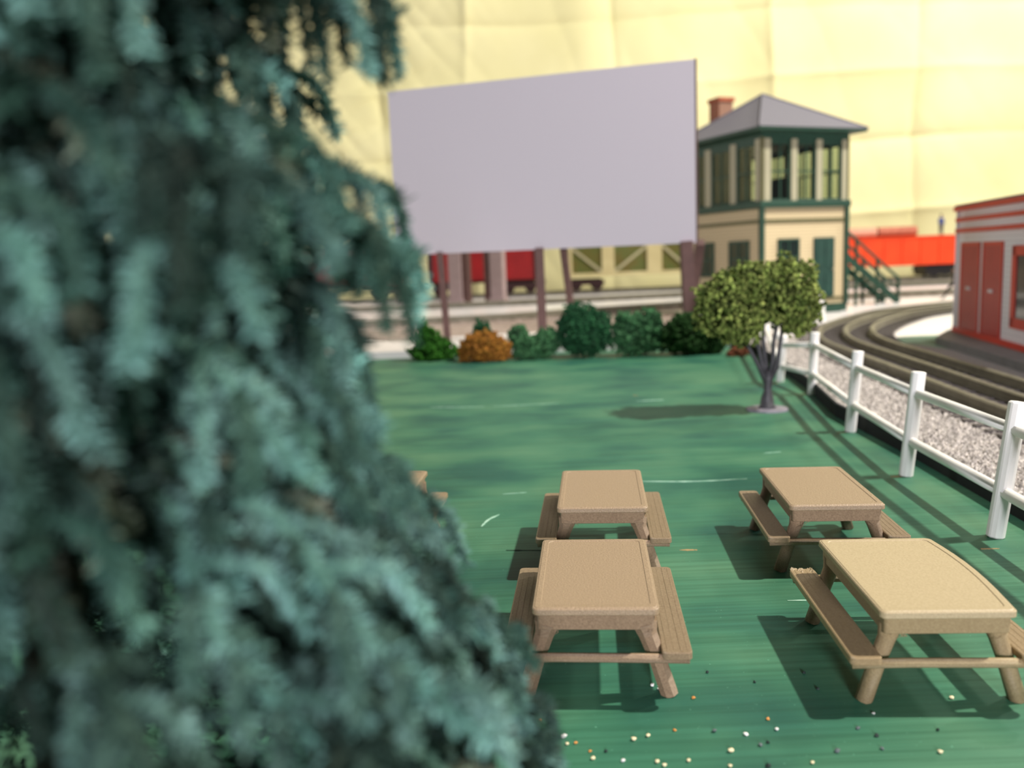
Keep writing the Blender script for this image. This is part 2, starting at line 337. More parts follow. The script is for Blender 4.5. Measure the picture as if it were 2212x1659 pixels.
# ------------------------------------------------------------------ tracks
def track(name, label, center, gauge, tie_half, z, step, tie_w, y_from=None, bed=None, bedmat=None, group=None, n=10, third=True, max_ties=300, tiemat=None):
    P = smooth_path(center, n); root = thing(name, label, 'track', (P[0].x, P[0].y, z), 0, group)
    O = Vector((P[0].x, P[0].y, 0)); Q = [p-O for p in P]
    if bed:
        a = offset(Q, bed[0]); b = offset(Q, bed[1]); a2 = offset(Q, bed[0]-.1 if bed[0] > 0 else bed[0]+.1); k = len(Q)
        mb = MB(); V = [(v.x,v.y,0) for v in a]+[(v.x,v.y,0) for v in b]+[(v.x,v.y,.03) for v in a]+[(v.x,v.y,.03) for v in b]
        F = []
        for i in range(k-1): F += [(2*k+i,3*k+i,3*k+i+1,2*k+i+1),(i,2*k+i,2*k+i+1,i+1),(k+i,k+i+1,3*k+i+1,3*k+i)]
        mb.add(V, F); part('roadbed', mb, bedmat or M['roadbed'], root)
    for off in ([gauge/2, 0, -gauge/2] if third else [gauge/2, -gauge/2]):
        R = offset(Q, off); mb = MB(); prof = [(-.10,.07),(.10,.07),(.10,.09),(.03,.105),(.03,.20),(.065,.225),(.065,.26),(.035,.285),(-.035,.285),(-.065,.26),(-.065,.225),(-.03,.20),(-.03,.105),(-.10,.09)]
        V = []; F = []; m_ = len(prof)
        for i, p in enumerate(R):
            t = (R[min(i+1,len(R)-1)]-R[max(i-1,0)]).normalized(); q = Vector((-t.y,t.x,0))
            for a, b in prof: V.append((p.x+q.x*a, p.y+q.y*a, b))
        for i in range(len(R)-1):
            for j in range(m_): F.append((i*m_+j, i*m_+(j+1)%m_, (i+1)*m_+(j+1)%m_, (i+1)*m_+j))
        mb.add(V, F); part('rail', mb, M['rail'], root)
    me = MB().box(-tie_w/2, tie_w/2, -tie_half, tie_half, .0, .07).mesh('tie')
    L_ = 0; nxt = 0; cnt = 0
    for a, b in zip(Q, Q[1:]):
        d = (b-a).length
        while nxt <= L_+d and cnt < max_ties:
            p = a.lerp(b, (nxt-L_)/d); t = (b-a).normalized()
            if cnt == 0: me.materials.append(tiemat or M['tie'])
            o = bpy.data.objects.new('tie', me); COL.objects.link(o); o.parent = root; o.location = (p.x, p.y, .006*math.sin(cnt*2.4)); o.rotation_euler = (0,0,math.atan2(t.y,t.x)); cnt += 1
            nxt += step
        L_ += d
    return root
MAIN = [(8.55,5.0),(9.05,11),(9.42,15.5),(9.80,18.9),(10.12,22),(10.5,25.5),(11.1,28.1),(12.0,30.5),(13.3,32.8),(15,35.2),(17.2,37.8),(20.7,40.3),(25,42.4),(32,44.5),(42,46)]
track('railway_track', 'three-rail track curving away behind the white fence, nearest the picnic tables', MAIN, 1.72, 1.55, .275, .43, .15, bed=(.75,-1.6))
track('railway_track', 'brown-bedded track crossing behind the screen legs, nearest of the straight ones', [(-60,40),(-30,42.2),(-4,44.5),(2,46.3),(8,49.2),(14,51.2),(22,52.2),(34,53.2),(48,54)], 1.5, 1.3, .27, .9, .3, bed=(1.9,-1.9), bedmat=M['cork'], max_ties=130, tiemat=M['cork'])
track('railway_track', 'middle straight track between the brown-bedded track and the train', [(-60,57),(-20,58.6),(0,60.2),(15,62.8),(32,65),(52,66.6)], 1.5, 1.3, .27, .9, .3, bed=(1.4,-1.4), max_ties=130)
track('railway_track', 'rearmost track along the yellow backdrop, under the parked train', [(-60,73.2),(-10,74),(30,74.2),(56,74.2)], 1.5, 1.3, .27, .9, .3, bed=(1.8,-1.8), max_ties=140)

bmt = MB().prism([(-60,33),(-4,36),(9.0,38.2),(9.0,46.2),(2,44.0),(-4,42.2),(-60,37.6)], .26, .268)
tag(struct('trim_4', bmt, M['cork']), 'brownish strip of board in front of the nearest straight track', None)

# ------------------------------------------------------------------ picnic tables
def rrect(x0, x1, y0, y1, r, n=5):
    out = []
    for cx, cy, a0 in ((x1-r,y1-r,0),(x0+r,y1-r,90),(x0+r,y0+r,180),(x1-r,y0+r,270)):
        for k in range(n+1):
            a = math.radians(a0+90*k/n); out.append((cx+r*math.cos(a), cy+r*math.sin(a)))
    return out
def picnic_table(label, loc, rz, tone='', chipped=False, seed=0, legr=False):
    top, side, ben = (M['palet'], M['pale'], M['paleb']) if tone == 'pale' else (M['tant'], M['tan'], M['tanb'])
    t = thing('picnic_table', label, 'picnic table', loc, rz, 'picnic tables on the green board'); rr = random.Random(seed)
    hw, hl = .485, .82
    bow = (lambda P: [(x+(.075*math.cos(PI*max(-1,min(1,(y-.12)/(hl+.05)))/2) if x > .3 else 0), y) for x, y in P]) if tone == 'pale' else (lambda P: P)
    dens = lambda P: [q for a, b in zip(P, P[1:]+P[:1]) for q in ([a]+[(a[0]+(b[0]-a[0])*i/8, a[1]+(b[1]-a[1])*i/8) for i in range(1, 8)] if abs(a[1]-b[1]) > .8 else [a])]
    tp = part('tabletop', MB().prism(bow(dens(rrect(-hw,hw,-hl,hl,.05))), .69, .745), top, t, bevel=.008, seg=1)
    # raised perimeter bead printed round the top
    mb = MB()
    ring = lambda i, z: [(x,y,z) for x,y in bow(dens(rrect(-hw+i,hw-i,-hl+i,hl-i,.045)))]
    A, B, C_, D = ring(.012,.744), ring(.022,.7505), ring(.062,.7505), ring(.068,.744); n = len(A)
    mb.add(A+B+C_+D, [(r*n+i, r*n+(i+1)%n, (r+1)*n+(i+1)%n, (r+1)*n+i) for r in range(3) for i in range(n)])
    part('edge_bead', mb, top, tp)
    ap = MB(); hx, hy = hw-.035, hl-.028
    part('apron', MB().prism(rrect(-hx,hx,-hy,hy,.03), .565, .695), side, t, bevel=.006, seg=1)
    for sx in (-1, 1):
        for sy in (-1, 1):
            y = sy*(hl-.12); w_ = .115
            P = [(sx*.375, y, .60), (sx*.40, y, .50), (sx*.455, y, .34), (sx*.56, y, .0)]
            R_ = [.088, .066, .062, .066] if legr else [.105, .078, .07, .072]
            part('leg', MB().tube(P, R_, 10 if legr else 8), side, t, smooth=legr)
    for sy in (-1, 1):
        y = sy*(hl+.03 if sy < 0 else hl-.0)
        part('cross_beam', MB().tube([(-.70,y,.365),(-.3,y,.372),(.3,y,.368),(.70,y,.362)], .036, 8), side, t, smooth=True)
    for sx in (-1, 1):
        x0, x1 = (.492,.72) if sx > 0 else (-.72,-.492)
        b = part('bench', MB().prism(rrect(x0,x1,-.905,.905,  .045), .372, .436), ben, t, bevel=.008, seg=1)
        for k in range(4):   # printed lines along the bench
            xx = x0+.045+k*.05
            part('ridge', MB().box(xx-.006, xx+.006, -.86, .86,   .435, .4378), ben, b)
        if chipped and sx < 0:
            mb = MB()
            for q in range(22):
                px, py = rr.uniform(x0+.02,x1-.01), .905-rr.random()**2*.10; s = rr.uniform(.006,.016)
                mb.add([(px-s,py-s,.433),(px+s,py-s,.433),(px+s,py+s,.433),(px-s,py+s,.433),(px,py,.433+s*rr.uniform(.8,1.8))], [(0,1,4),(1,2,4),(2,3,4),(3,0,4),(3,2,1,0)])
            k = part('broken_edge', mb, M['palet'], b); k['label'] = 'rough pale broken bench end'; k['kind'] = 'stuff'
    # stray print strings under the apron
    mb = MB()
    for q in range(9):
        x, y = rr.choice([-1,1])*rr.uniform(.28,.42), -hl+rr.uniform(.02,.1); a = rr.uniform(.02,.05)
        mb.tube([(x,y,.58),(x+rr.uniform(-a,a),y-.01,.58-a),(x+rr.uniform(-a,a)*2,y+.01,.58-a*1.6),(x+rr.uniform(-a,a)*2,y,.575)], .0022, 4)
    part('print_strings', mb, side, t)['kind'] = 'stuff'
    return t
picnic_table('brown picnic table nearest the big spruce, front one of the left pair', (.64,7.01,0), math.radians(-5.3), seed=1)
picnic_table('brown picnic table directly behind the front left one, small dark specks on its top', (.99,9.64,0), math.radians(-5.8), seed=2)
picnic_table('brown picnic table in the back row nearest the white fence, behind the lower right one', (3.40,9.40,0), math.radians(-5.2), seed=3, legr=True)
picnic_table('tan picnic table at the lower right, coloured paler as lit by the nearer lamp, with a chipped left bench end', (3.17,6.71,0), math.radians(-4.2), tone='pale', chipped=True, seed=4, legr=True)
picnic_table('tan picnic table almost wholly hidden behind the big spruce branches', (-1.69,10.02,0), math.radians(-5.5), seed=5)

# ------------------------------------------------------------------ white fence
fence = thing('post_and_rail_fence', 'white plastic post-and-rail fence along the edge of the green board', 'fence', (5.5,9.5,0))
FO = Vector((5.5,9.5,0))
posts = [((5.28,6.6,0),(5.46,6.6,1.58)),((5.52,9.53,0),(5.72,9.53,1.58)),((5.77,12.32,0),(5.92,12.32,1.55)),((6.21,15.5,0),(6.33,15.5,1.5)),((6.98,19.7,0),(7.04,19.7,1.46)),((6.93,21.9,0),(6.93,21.6,1.22)),((8.6,28.8,.27),(8.65,28.8,1.6)),((13.18,36,.27),(13.14,36,1.50))]
for a, b in posts:
    part('post', MB().tube([Vector(a)-FO, Vector(b)-FO], .105, 8), M['white'], fence, bevel=.015, seg=1)
for i in range(len(posts)-1):
    for h0, sag in ((.34,0),(.80,0)):
        a, b = Vector(posts[i][0]), Vector(posts[i][1]); c, d = Vector(posts[i+1][0]), Vector(posts[i+1][1])
        P0 = a.lerp(b, h0); P1 = c.lerp(d, h0 if i < 6 else h0); e = (P1-P0).normalized()*.12; sh = Vector((-.0,0,0))
        part('rail', MB().tube([P0-e-FO, P0.lerp(P1,.5)-FO, P1+e-FO], .068, 10), M['white'], fence, smooth=True)

# ------------------------------------------------------------------ drive-in screen
scr = thing('drive_in_screen', 'large blank grey-white drive-in screen on brown legs behind the bushes', 'screen', (1.2,33,0))
SO = Vector((1.2,33,0)); A, B = Vector((-4.42,35.0,0)), Vector((6.79,31.0,0)); u = (B-A).normalized(); nrm = Vector((-u.y,u.x,0)); nrm = nrm if nrm.y > 0 else -nrm
mb = MB()
def slab(mb, p, q, z0p, z1p, z0q, z1q, th):
    c = [p+Vector((0,0,z0p)), q+Vector((0,0,z0q)), q+Vector((0,0,z1q)), p+Vector((0,0,z1p))]
    vs = [v for v in c]+[v+nrm*th for v in c]; vs = [v-SO for v in vs]
    mb.add(vs, [(0,1,2,3),(7,6,5,4),(0,4,5,1),(1,5,6,2),(2,6,7,3),(3,7,4,0)])
slab(mb, A, B, 3.74, 10.11, 3.73, 10.03, .10)
part('screen_panel', mb, M['screen'], scr)
mb = MB(); slab(mb, B-u*.01, B+u*.05, 3.7, 10.05, 3.7, 10.05, .16); k = part('edge_strip', mb, M['screenleg'], scr)
for top, bot, w_ in [((-2.66,34.45,3.8),(-2.50,34.35,.0),.26),((1.24,33.05,3.8),(1.26,33.0,.0),.33),((6.45,31.15,3.8),(6.58,31.05,.0),.42)]:
    part('leg', MB().bar(Vector(bot)-SO, Vector(top)-SO, w_, w_), M['screenleg'], scr)
for top, bot, w_ in [((2.16,33.1,3.75),(2.75,36.6,.26),.26),((7.0,31.3,3.75),(7.15,34.4,.26),.3)]:
    part('strut', MB().bar(Vector(bot)-SO, Vector(top)-SO, w_, w_), M['screenleg'], scr)
part('cross_rail', MB().bar(Vector((-4.0,35.12,3.9))-SO, Vector((6.6,31.3,3.9))-SO, .16, .3), M['screenleg'], scr)
# pinkish posts far behind
for x, w_, lab in [(-3.78,1.0,'pinkish grey square post under the screen, left one'),(-.72,.95,'pinkish grey square post under the screen, right one')]:
    t = thing('square_post', lab, 'post', (x,64,.26), math.radians(-16), 'pinkish posts behind the screen')
    part('shaft', MB().box(-.5,.5,-.45,.45,0,6.4), M['pillar'], t, bevel=.03, seg=1); part('shaded_side', MB().box(*((.5,1.0) if x < -2 else (-1.0,-.5)),-.3,.45,0,6.4), M['screenleg'], t); part('base', MB().box(-.62,.62,-.58,.58,0,.35), M['pillar'], t); part('cap', MB().box(-.6,.6,-.55,.55,6.35,6.6), M['pillar'], t)  # dark box stands in for the post's shaded side face

# ------------------------------------------------------------------ bushes
def foam(name, lobes, m_, parent=None, n=400, s=(.09,.15), seed=0, base=(0,0,0), shade=(.55,1.25), loc=(0,0,0), zmin=None, fuzz=2):
    """lumps of clump foliage filling a union of ellipsoids (cx,cy,cz,rx,ry,rz)"""
    rr = random.Random(seed); mb = MB()
    t = (1+5**.5)/2; IV = [Vector(v).normalized() for v in [(-1,t,0),(1,t,0),(-1,-t,0),(1,-t,0),(0,-1,t),(0,1,t),(0,-1,-t),(0,1,-t),(t,0,-1),(t,0,1),(-t,0,-1),(-t,0,1)]]
    IF = [(0,11,5),(0,5,1),(0,1,7),(0,7,10),(0,10,11),(1,5,9),(5,11,4),(11,10,2),(10,7,6),(7,1,8),(3,9,4),(3,4,2),(3,2,6),(3,6,8),(3,8,9),(4,9,5),(2,4,11),(6,2,10),(8,6,7),(9,8,1)]
    tot = sum(l[3]*l[4]*l[5] for l in lobes)
    for L_ in lobes:
        for _ in range(int(n*L_[3]*L_[4]*L_[5]/tot)+1):
            d = Vector((rr.gauss(0,1),rr.gauss(0,1),rr.gauss(0,1))).normalized(); rad = .74+.28*rr.random(); 
            bumpy = 1+.38*noise.noise(d*2.3+Vector((seed,L_[0],0)))
            c = Vector((L_[0]+d.x*L_[3]*rad*bumpy, L_[1]+d.y*L_[4]*rad*bumpy, L_[2]+d.z*L_[5]*rad*bumpy))
            if zmin is not None and c.z < zmin: c.z = zmin+rr.random()*.08
            r = rr.uniform(*s); k = rr.uniform(*shade); k2 = k*rr.uniform(.92,1.08)
            mb.add([c+v*r*rr.uniform(.6,1.25) for v in IV], IF, (k, k2, k*.95, 1))
            for _ in range(fuzz):
                q = c+Vector((rr.gauss(0,1),rr.gauss(0,1),rr.gauss(0,1))).normalized()*r*1.25; e = Vector((rr.gauss(0,1),rr.gauss(0,1),rr.gauss(0,1))).normalized()*r*.6; h = (q-c).cross(e).normalized()*r*.3
                mb.add([c+h, c-h+e*.3, q+e], [(0,1,2)], (k*1.1, k2*1.15, k, 1))
        # solid dark core so that no light leaks through
        mb.add([Vector((L_[0]+v.x*L_[3]*.7, L_[1]+v.y*L_[4]*.7, L_[2]+v.z*L_[5]*.7)) for v in IV], IF, (.35,.35,.35,1))
    return part(name, mb, m_, parent, fix=False, loc=loc)
def bush(label, x, y, lobes, key, n=300, seed=0, s=(.045,.085), nm='bush'):
    t = thing(nm, label, 'bush', (x,y,0), 0, 'clump bushes in front of the screen')
    f = foam('foliage', lobes, M[key], t, n=int(n*2.3), s=s, seed=seed, zmin=.03); f['kind'] = 'stuff'
    part('stem', MB().tube([(0,0,0),(0,0,.5)], [.07,.03], 6), M['bark'], t)
    return t
bush('bright grass-green mound at the left end of the bush row', -2.7,30.1, [(0,0,.30,.82,.6,.42),(-.25,0,.75,.45,.4,.50),(-.42,0,1.15,.22,.22,.35)], 'b_bright', 330, 1)
bush('rounded orange-brown bush between two green ones in front of the screen', -.85,29.2, [(-.15,0,.42,.82,.6,.50),(.3,0,.32,.62,.55,.40),(0,0,.75,.45,.4,.28)], 'b_orange', 420, 2)
bush('small dark green tuft peeking above the orange-brown bush', -1.0,30.5, [(0,0,.75,.35,.3,.55)], 'b_dark', 120, 3)
bush('low sage green bush just right of the orange-brown one', .62,29.3, [(.2,0,.36,.80,.6,.42),(-.35,.2,.75,.4,.35,.42),(.65,0,.62,.5,.45,.4)], 'b_mid', 420, 4)
bush('tallest dark green bush below the right of the screen middle', 2.5,29.2, [(0,0,.75,.95,.7,.72),(-.1,0,1.4,.62,.5,.48),(.5,0,.95,.5,.5,.6)], 'b_dark', 700, 5)
bush('mid green bush with pale tips between the tallest one and the right-hand dark one', 4.35,29.0, [(0,0,.6,.90,.65,.58),(-.45,0,1.15,.42,.35,.38),(.35,0,1.2,.5,.4,.38)], 'b_mid', 560, 6)
bush('dark olive green bush under the right screen leg', 5.85,28.7, [(0,0,.6,.85,.6,.62),(.05,0,1.1,.5,.4,.34),(.75,0,.45,.6,.5,.5)], 'b_deep', 560, 7)
bush('dark green bush directly behind the small olive tree, right end of the row', 7.0,28.6, [(-.1,0,.8,.45,.4,.80),(-.25,0,1.6,.32,.3,.6)], 'b_deep', 300, 8)
bush('tiny rust-brown clump at the foot of the bush row beside the fence', 7.4,27.7, [(0,0,.12,.32,.2,.14)], 'b_rust', 60, 9, s=(.05,.08))

# ------------------------------------------------------------------ small olive tree
tr = thing('shade_tree', 'small olive-green foam tree with forked dark trunk on a round grey base', 'tree', (5.44,18.05,0))
part('base_disc', MB().tube([(0,0,0),(0,0,.035),(0,0,.05)], [.44,.43,.36], 28), M['disc'], tr, smooth=False)
part('trunk', MB().tube([(0,0,.04),(0,0,.10),(0,0,.26),(.01,0,.42),(.02,0,.62),(.03,0,.85)], [.20,.15,.13,.08,.095,.10], 10), M['trunk'], tr, smooth=True)
for pts in [[(0,0,.55),(-.18,0,.95),(-.38,.05,1.35),(-.62,.05,2.1)],[(0,0,.65),(-.10,.05,1.0),(-.17,.1,1.4),(-.3,.1,2.3)],[(.03,0,.7),(.10,-.05,1.05),(.13,0,1.45),(.3,0,2.3)],[(.04,0,.6),(.20,0,.9),(.25,0,1.25),(.38,.05,2.1)],[(.02,.05,.6),(.02,.2,1.0),(.0,.3,1.5),(0,.3,2.3)]]:
    part('branch', MB().tube(pts, [.065,.048,.04,.03], 8), M['trunk'], tr, smooth=True)
f = foam('foliage', [(-.80,0,2.28,.74,.72,.72),(-.62,0,1.82,.50,.52,.42),(.50,0,2.42,.58,.66,.82),(-.25,0,2.72,.75,.6,.45),(.62,0,2.0,.40,.48,.42),(-.12,.1,2.2,.5,.5,.38)], M['leaf'], tr, n=4600, s=(.028,.058), seed=21, shade=(.4,1.5), fuzz=3); f['kind'] = 'stuff'

# ------------------------------------------------------------------ signal tower
tw = thing('signal_tower', 'cream and dark green two-storey signal tower with grey hipped roof', 'building', (11.93,40.5,.26), math.radians(22))
W, D_ = 5.05, 6.3
Z = lambda z: z-.26
lw = part('lower_wall', MB().box(.03,W-.03,.03,D_-.03,Z(.62),Z(5.3)), M['cream'], tw)
part('sill_base', MB().box(-.06,W+.06,-.06,D_+.06,0,Z(.66)), M['trim'], tw)
part('belt_trim', MB().box(-.02,W+.02,-.02,D_+.02,Z(.86),Z(.98)), M['trim2'], tw)
part('belt_trim', MB().box(-.03,W+.03,-.03,D_+.03,Z(4.62),Z(4.78)), M['trim2'], tw)
for x, y in ((0,0),(W,0),(0,D_),(W,D_)):
    part('corner_board', MB().box(x-.10,x+.10,y-.10,y+.10,Z(.62),Z(5.3)), M['trim'], tw)
part('window_band', MB().box(-.16,W+.16,-.16,D_+.16,Z(5.3),Z(5.62)), M['trim'], tw, bevel=.03, seg=1)
part('upper_floor', MB().box(.05,W-.05,.05,D_-.05,Z(5.6),Z(5.68)), M['interior'], tw)
part('head_band', MB().box(-.05,W+.05,-.05,D_+.05,Z(8.42),Z(8.82)), M['trim'], tw)
# posts + sashes on all four sides
def side(fx, posts_, y_len):
    """fx(s, off, w, z0, z1, th) -> box spec along a facade"""
    for a, b in posts_:
        part('post', fx(a, b, -.06, .14, Z(5.6), Z(8.45)), M['creamp'], tw)
    for (a0, a1), (b0, b1) in zip(posts_, posts_[1:]):
        l, r = a1, b0; mb = MB()
        for seg in ((l, l+.08, Z(5.62), Z(8.42)), (r-.10, r, Z(5.62), Z(8.42)), (l, r, Z(5.6), Z(5.72)), (l, r, Z(8.2), Z(8.42)), (l, r, Z(6.95), Z(7.02)), ((l+r)/2-.03, (l+r)/2+.03, Z(5.7), Z(8.25))):
            q = fx(seg[0], seg[1], .0, .09, seg[2], seg[3]); mb.add(q.v, q.f)
        sh = part('window_sash', mb, M['trim'], tw)
        part('pane', fx(l+.1, r-.2, .04, .055, Z(5.75), Z(8.2)), M['glass'], sh)
R3 = [(.10,.46),(1.66,2.0),(3.14,3.48),(4.70,4.96)]; L3 = [(.06,.44),(1.92,2.34),(3.95,4.42),(5.85,6.24)]
side(lambda a,b,o0,o1,z0,z1: MB().box(a,b,o0,o1,z0,z1), R3, W)
side(lambda a,b,o0,o1,z0,z1: MB().box(a,b,D_-o1,D_-o0,z0,z1), R3, W)
side(lambda a,b,o0,o1,z0,z1: MB().box(o0,o1,a,b,z0,z1), L3, D_)
side(lambda a,b,o0,o1,z0,z1: MB().box(W-o1,W-o0,a,b,z0,z1), L3, D_)
for x, y in ((0,0),(W,0),(0,D_),(W,D_)):
    part('corner_post', MB().box(x-.07,x+.07,y-.07,y+.07,Z(5.6),Z(8.5)), M['trim2'], tw)
part('lever_cabinet', MB().box(3.9,4.8,3.1,4.7,Z(5.68),Z(7.0)), M['interior'], tw)
part('cabinet', MB().box(.4,1.3,2.4,5.6,Z(5.68),Z(8.3)), M['interior'], tw)
# hipped roof with thickness
ov = .66; a, b, c, d = (-ov,-ov),(W+ov,-ov),(W+ov,D_+ov),(-ov,D_+ov); ap = (W/2,D_/2)
mb = MB(); mb.add([(*a,Z(8.90)),(*b,Z(8.90)),(*c,Z(8.90)),(*d,Z(8.90)),(*ap,Z(11.05))], [(0,1,4),(1,2,4),(2,3,4),(3,0,4),(3,2,1,0)])
rf = part('roof', mb, M['roof'], tw)
for p in (a, b, c, d): part('hip_cap', MB().tube([(p[0],p[1],Z(8.92)),(ap[0],ap[1],Z(11.07))], .05, 6), M['roof'], rf)
part('eave_board', MB().box(-ov+.03,W+ov-.03,-ov+.03,D_+ov-.03,Z(8.76),Z(8.90)), M['trim'], tw)
ch = part('chimney', MB().box(1.15,2.0,4.85,5.7,Z(8.9),Z(11.0)), M['brick'], tw); part('chimney_cap', MB().box(1.08,2.07,4.78,5.77,Z(11.0),Z(11.2)), M['brick'], ch)
def wall_window(fx, l, r, z0, z1):
    mb = MB()
    for q in (fx(l-.0,l+.1,z0,z1), fx(r-.1,r,z0,z1), fx(l,r,z0,z0+.1), fx(l,r,z1-.1,z1), fx((l+r)/2-.03,(l+r)/2+.03,z0,z1), fx(l,r,(z0+z1)/2-.04,(z0+z1)/2+.04)): mb.add(q.v, q.f)
    o = part('window_frame', mb, M['trim'], tw); part('pane', fx(l+.05,r-.05,z0+.05,z1-.05,.02), M['winglass_d'], o)
M['winglass_d'] = mat('dark_green_glass', '#1b2623', rough=.15, spec=.6)
fr = lambda l,r,z0,z1,o=.06: MB().box(l,r,-o,.1,Z(z0),Z(z1)); fl = lambda l,r,z0,z1,o=.06: MB().box(-o,.1,l,r,Z(z0),Z(z1))
wall_window(fr, .93, 2.18, 2.1, 3.86)
wall_window(fl, .94, 2.48, 2.1, 3.84); wall_window(fl, 3.75, 4.95, 2.1, 3.84)
dr = part('door', MB().box(3.07,4.3,-.05,.08,Z(1.0),Z(3.86)), M['door'], tw)
mb = MB()
for x0, x1 in ((3.2,3.62),(3.74,4.16)):
    for z0, z1 in ((1.15,2.2),(2.45,3.7)):
        mb.box(x0,x1,-.075,-.04,Z(z0),Z(z1))
part('door_panel', mb, M['door'], dr); part('door_knob', MB().tube([(4.2,-.05,Z(2.3)),(4.2,-.13,Z(2.3))], .05, 8), M['railtop'], dr)
part('door_step', MB().box(2.95,4.4,-.45,.0,0,Z(.55)), M['trim'], tw)
# staircase on the far right side of the tower
st = part('staircase', MB().bar((W+.1,2.1,Z(4.2)),(10.75,2.1,Z(.3)),.10,.34), M['trim'], tw)
part('stringer', MB().bar((W+.1,3.1,Z(4.2)),(10.75,3.1,Z(.3)),.10,.34), M['trim'], st)
for k in range(13):
    t_ = (k+.5)/13; x = W+.2+(10.6-W-.2)*t_; z = 4.25-3.9*t_
    part('tread', MB().box(x-.18,x+.22,2.05,3.15,Z(z),Z(z+.07)), M['trim'], st)
for yy in (2.1, 3.1):
    part('handrail', MB().bar((W+.1,yy,Z(5.55)),(10.75,yy,Z(1.55)),.09,.12), M['trim'], st)
    part('middle_rail', MB().bar((W+.1,yy,Z(4.9)),(10.75,yy,Z(.95)),.06,.07), M['trim'], st)
    for x, z in ((W+1.0,3.6),(7.75,2.3),(9.2,1.3),(10.7,.3)):
        part('baluster', MB().box(x-.06,x+.06,yy-.06,yy+.06,0,Z(z+1.35)), M['trim'], st)

# ------------------------------------------------------------------ red and white building
rb = thing('snack_building', 'white clapboard building with red doors and stripes on a grey plinth, right edge', 'building', (14.57,27.97,0), math.atan2(-5.82,-1.2))
# local X runs along the visible face towards the camera; local +Y points away from the face (behind), -Y is outwards? fixed by OUT
OUT = -1  # visible side is local -Y
def fb(s0, s1, o0, o1, z0, z1): return MB().box(s0, s1, min(OUT*o0, OUT*o1), max(OUT*o0, OUT*o1), z0, z1)
Lb = 9.5
pl_w = [(13.2,26.45),(14.7,28.6),(25,27),(24,15),(11.2,15)]
cr_, sr_ = math.cos(-math.atan2(-5.82,-1.2)), math.sin(-math.atan2(-5.82,-1.2))
loc2 = lambda x, y: ((x-14.57)*cr_-(y-27.97)*sr_, (x-14.57)*sr_+(y-27.97)*cr_)
part('plinth', MB().prism([loc2(*p) for p in pl_w], .27, .50), M['plinth'], rb)
part('foundation', fb(-.1, Lb+.1, .08, -8.1, .5, .56), M['redtrim'], rb)
part('wall', fb(0, Lb, 0, -8, .55, 4.42), M['redwall'], rb)
part('cornice', fb(-.12, Lb, .12, -8.1, 4.36, 4.50), M['redtrim'], rb)
part('stripe', fb(-.06, Lb, .07, -8.05, 4.02, 4.14), M['redtrim'], rb)
part('stripe', fb(-.06, Lb, .07, -8.05, 3.68, 3.80), M['redtrim'], rb)
part('base_strip', fb(-.05, Lb, .07, -8.05, .52, .66), M['redtrim'], rb)
part('corner_board', fb(-.04, .10, .05, -.15, .6, 4.4), M['redwall'], rb)
part('roof', fb(-.08, Lb, .08, -8.05, 4.48, 4.56), M['plinth'], rb)
for s0, s1, sg in ((.50,2.28,1.32),(2.55,4.2,3.35)):
    d_ = part('door', fb(s0, s1, .02, -.05, .58, 3.3), M['reddoor'], rb, bevel=.015, seg=1)
    mb = MB()
    for q in (fb(s0,s0+.09,.035,0,.58,3.34), fb(s1-.09,s1,.035,0,.58,3.34), fb(s0,s1,.035,0,3.26,3.36)): mb.add(q.v, q.f)
    part('door_frame', mb, M['redtrim'], d_)
    part('sign_plate', fb(sg-.17, sg+.17, .05, .01, 1.91, 2.0), M['whiteplate'] if 'whiteplate' in M else M['redwall'], d_)
mb = MB()
for q in (fb(5.05,5.34,.08,0,1.1,3.24), fb(6.9,7.2,.08,0,1.1,3.24), fb(5.05,7.2,.08,0,2.98,3.24), fb(5.05,7.2,.08,0,1.05,1.32)): mb.add(q.v, q.f)
wf = part('window_frame', mb, M['redtrim'], rb); part('pane', fb(5.3,7.0,.05,.0,1.2,3.1), M['winglass'], wf)
gm = MB().prism([(14.2+2.6*math.cos(a), 26.6+2.6*math.sin(a)) for a in [k*PI/20 for k in range(40)]], .262, .2695)
tag(part('grass_mat', gm, M['greenmat']), 'small round pale green mat sticking out from under the grey plinth', 'mat')

# ------------------------------------------------------------------ rolling stock on the rear track
ZR = .556   # rail top
def truck(parent, x, m_, L_=2.9, name='truck', z=0):
    t = part(name, MB().box(x-L_/2+.2, x+L_/2-.2, -.95, .95, .55, .95), m_, parent)
    for sy in (-1, 1):
        part('side_frame', MB().prism([(x-L_/2,sy*1.02),(x+L_/2,sy*1.02),(x+L_/2,sy*1.16),(x-L_/2,sy*1.16)], .45, .85), m_, t)
        for sx in (-1, 1):
            part('wheel', MB().tube([(x+sx*.9,sy*.72,.46),(x+sx*.9,sy*.98,.46)], .46, 18), m_, t, smooth=False)
    return t
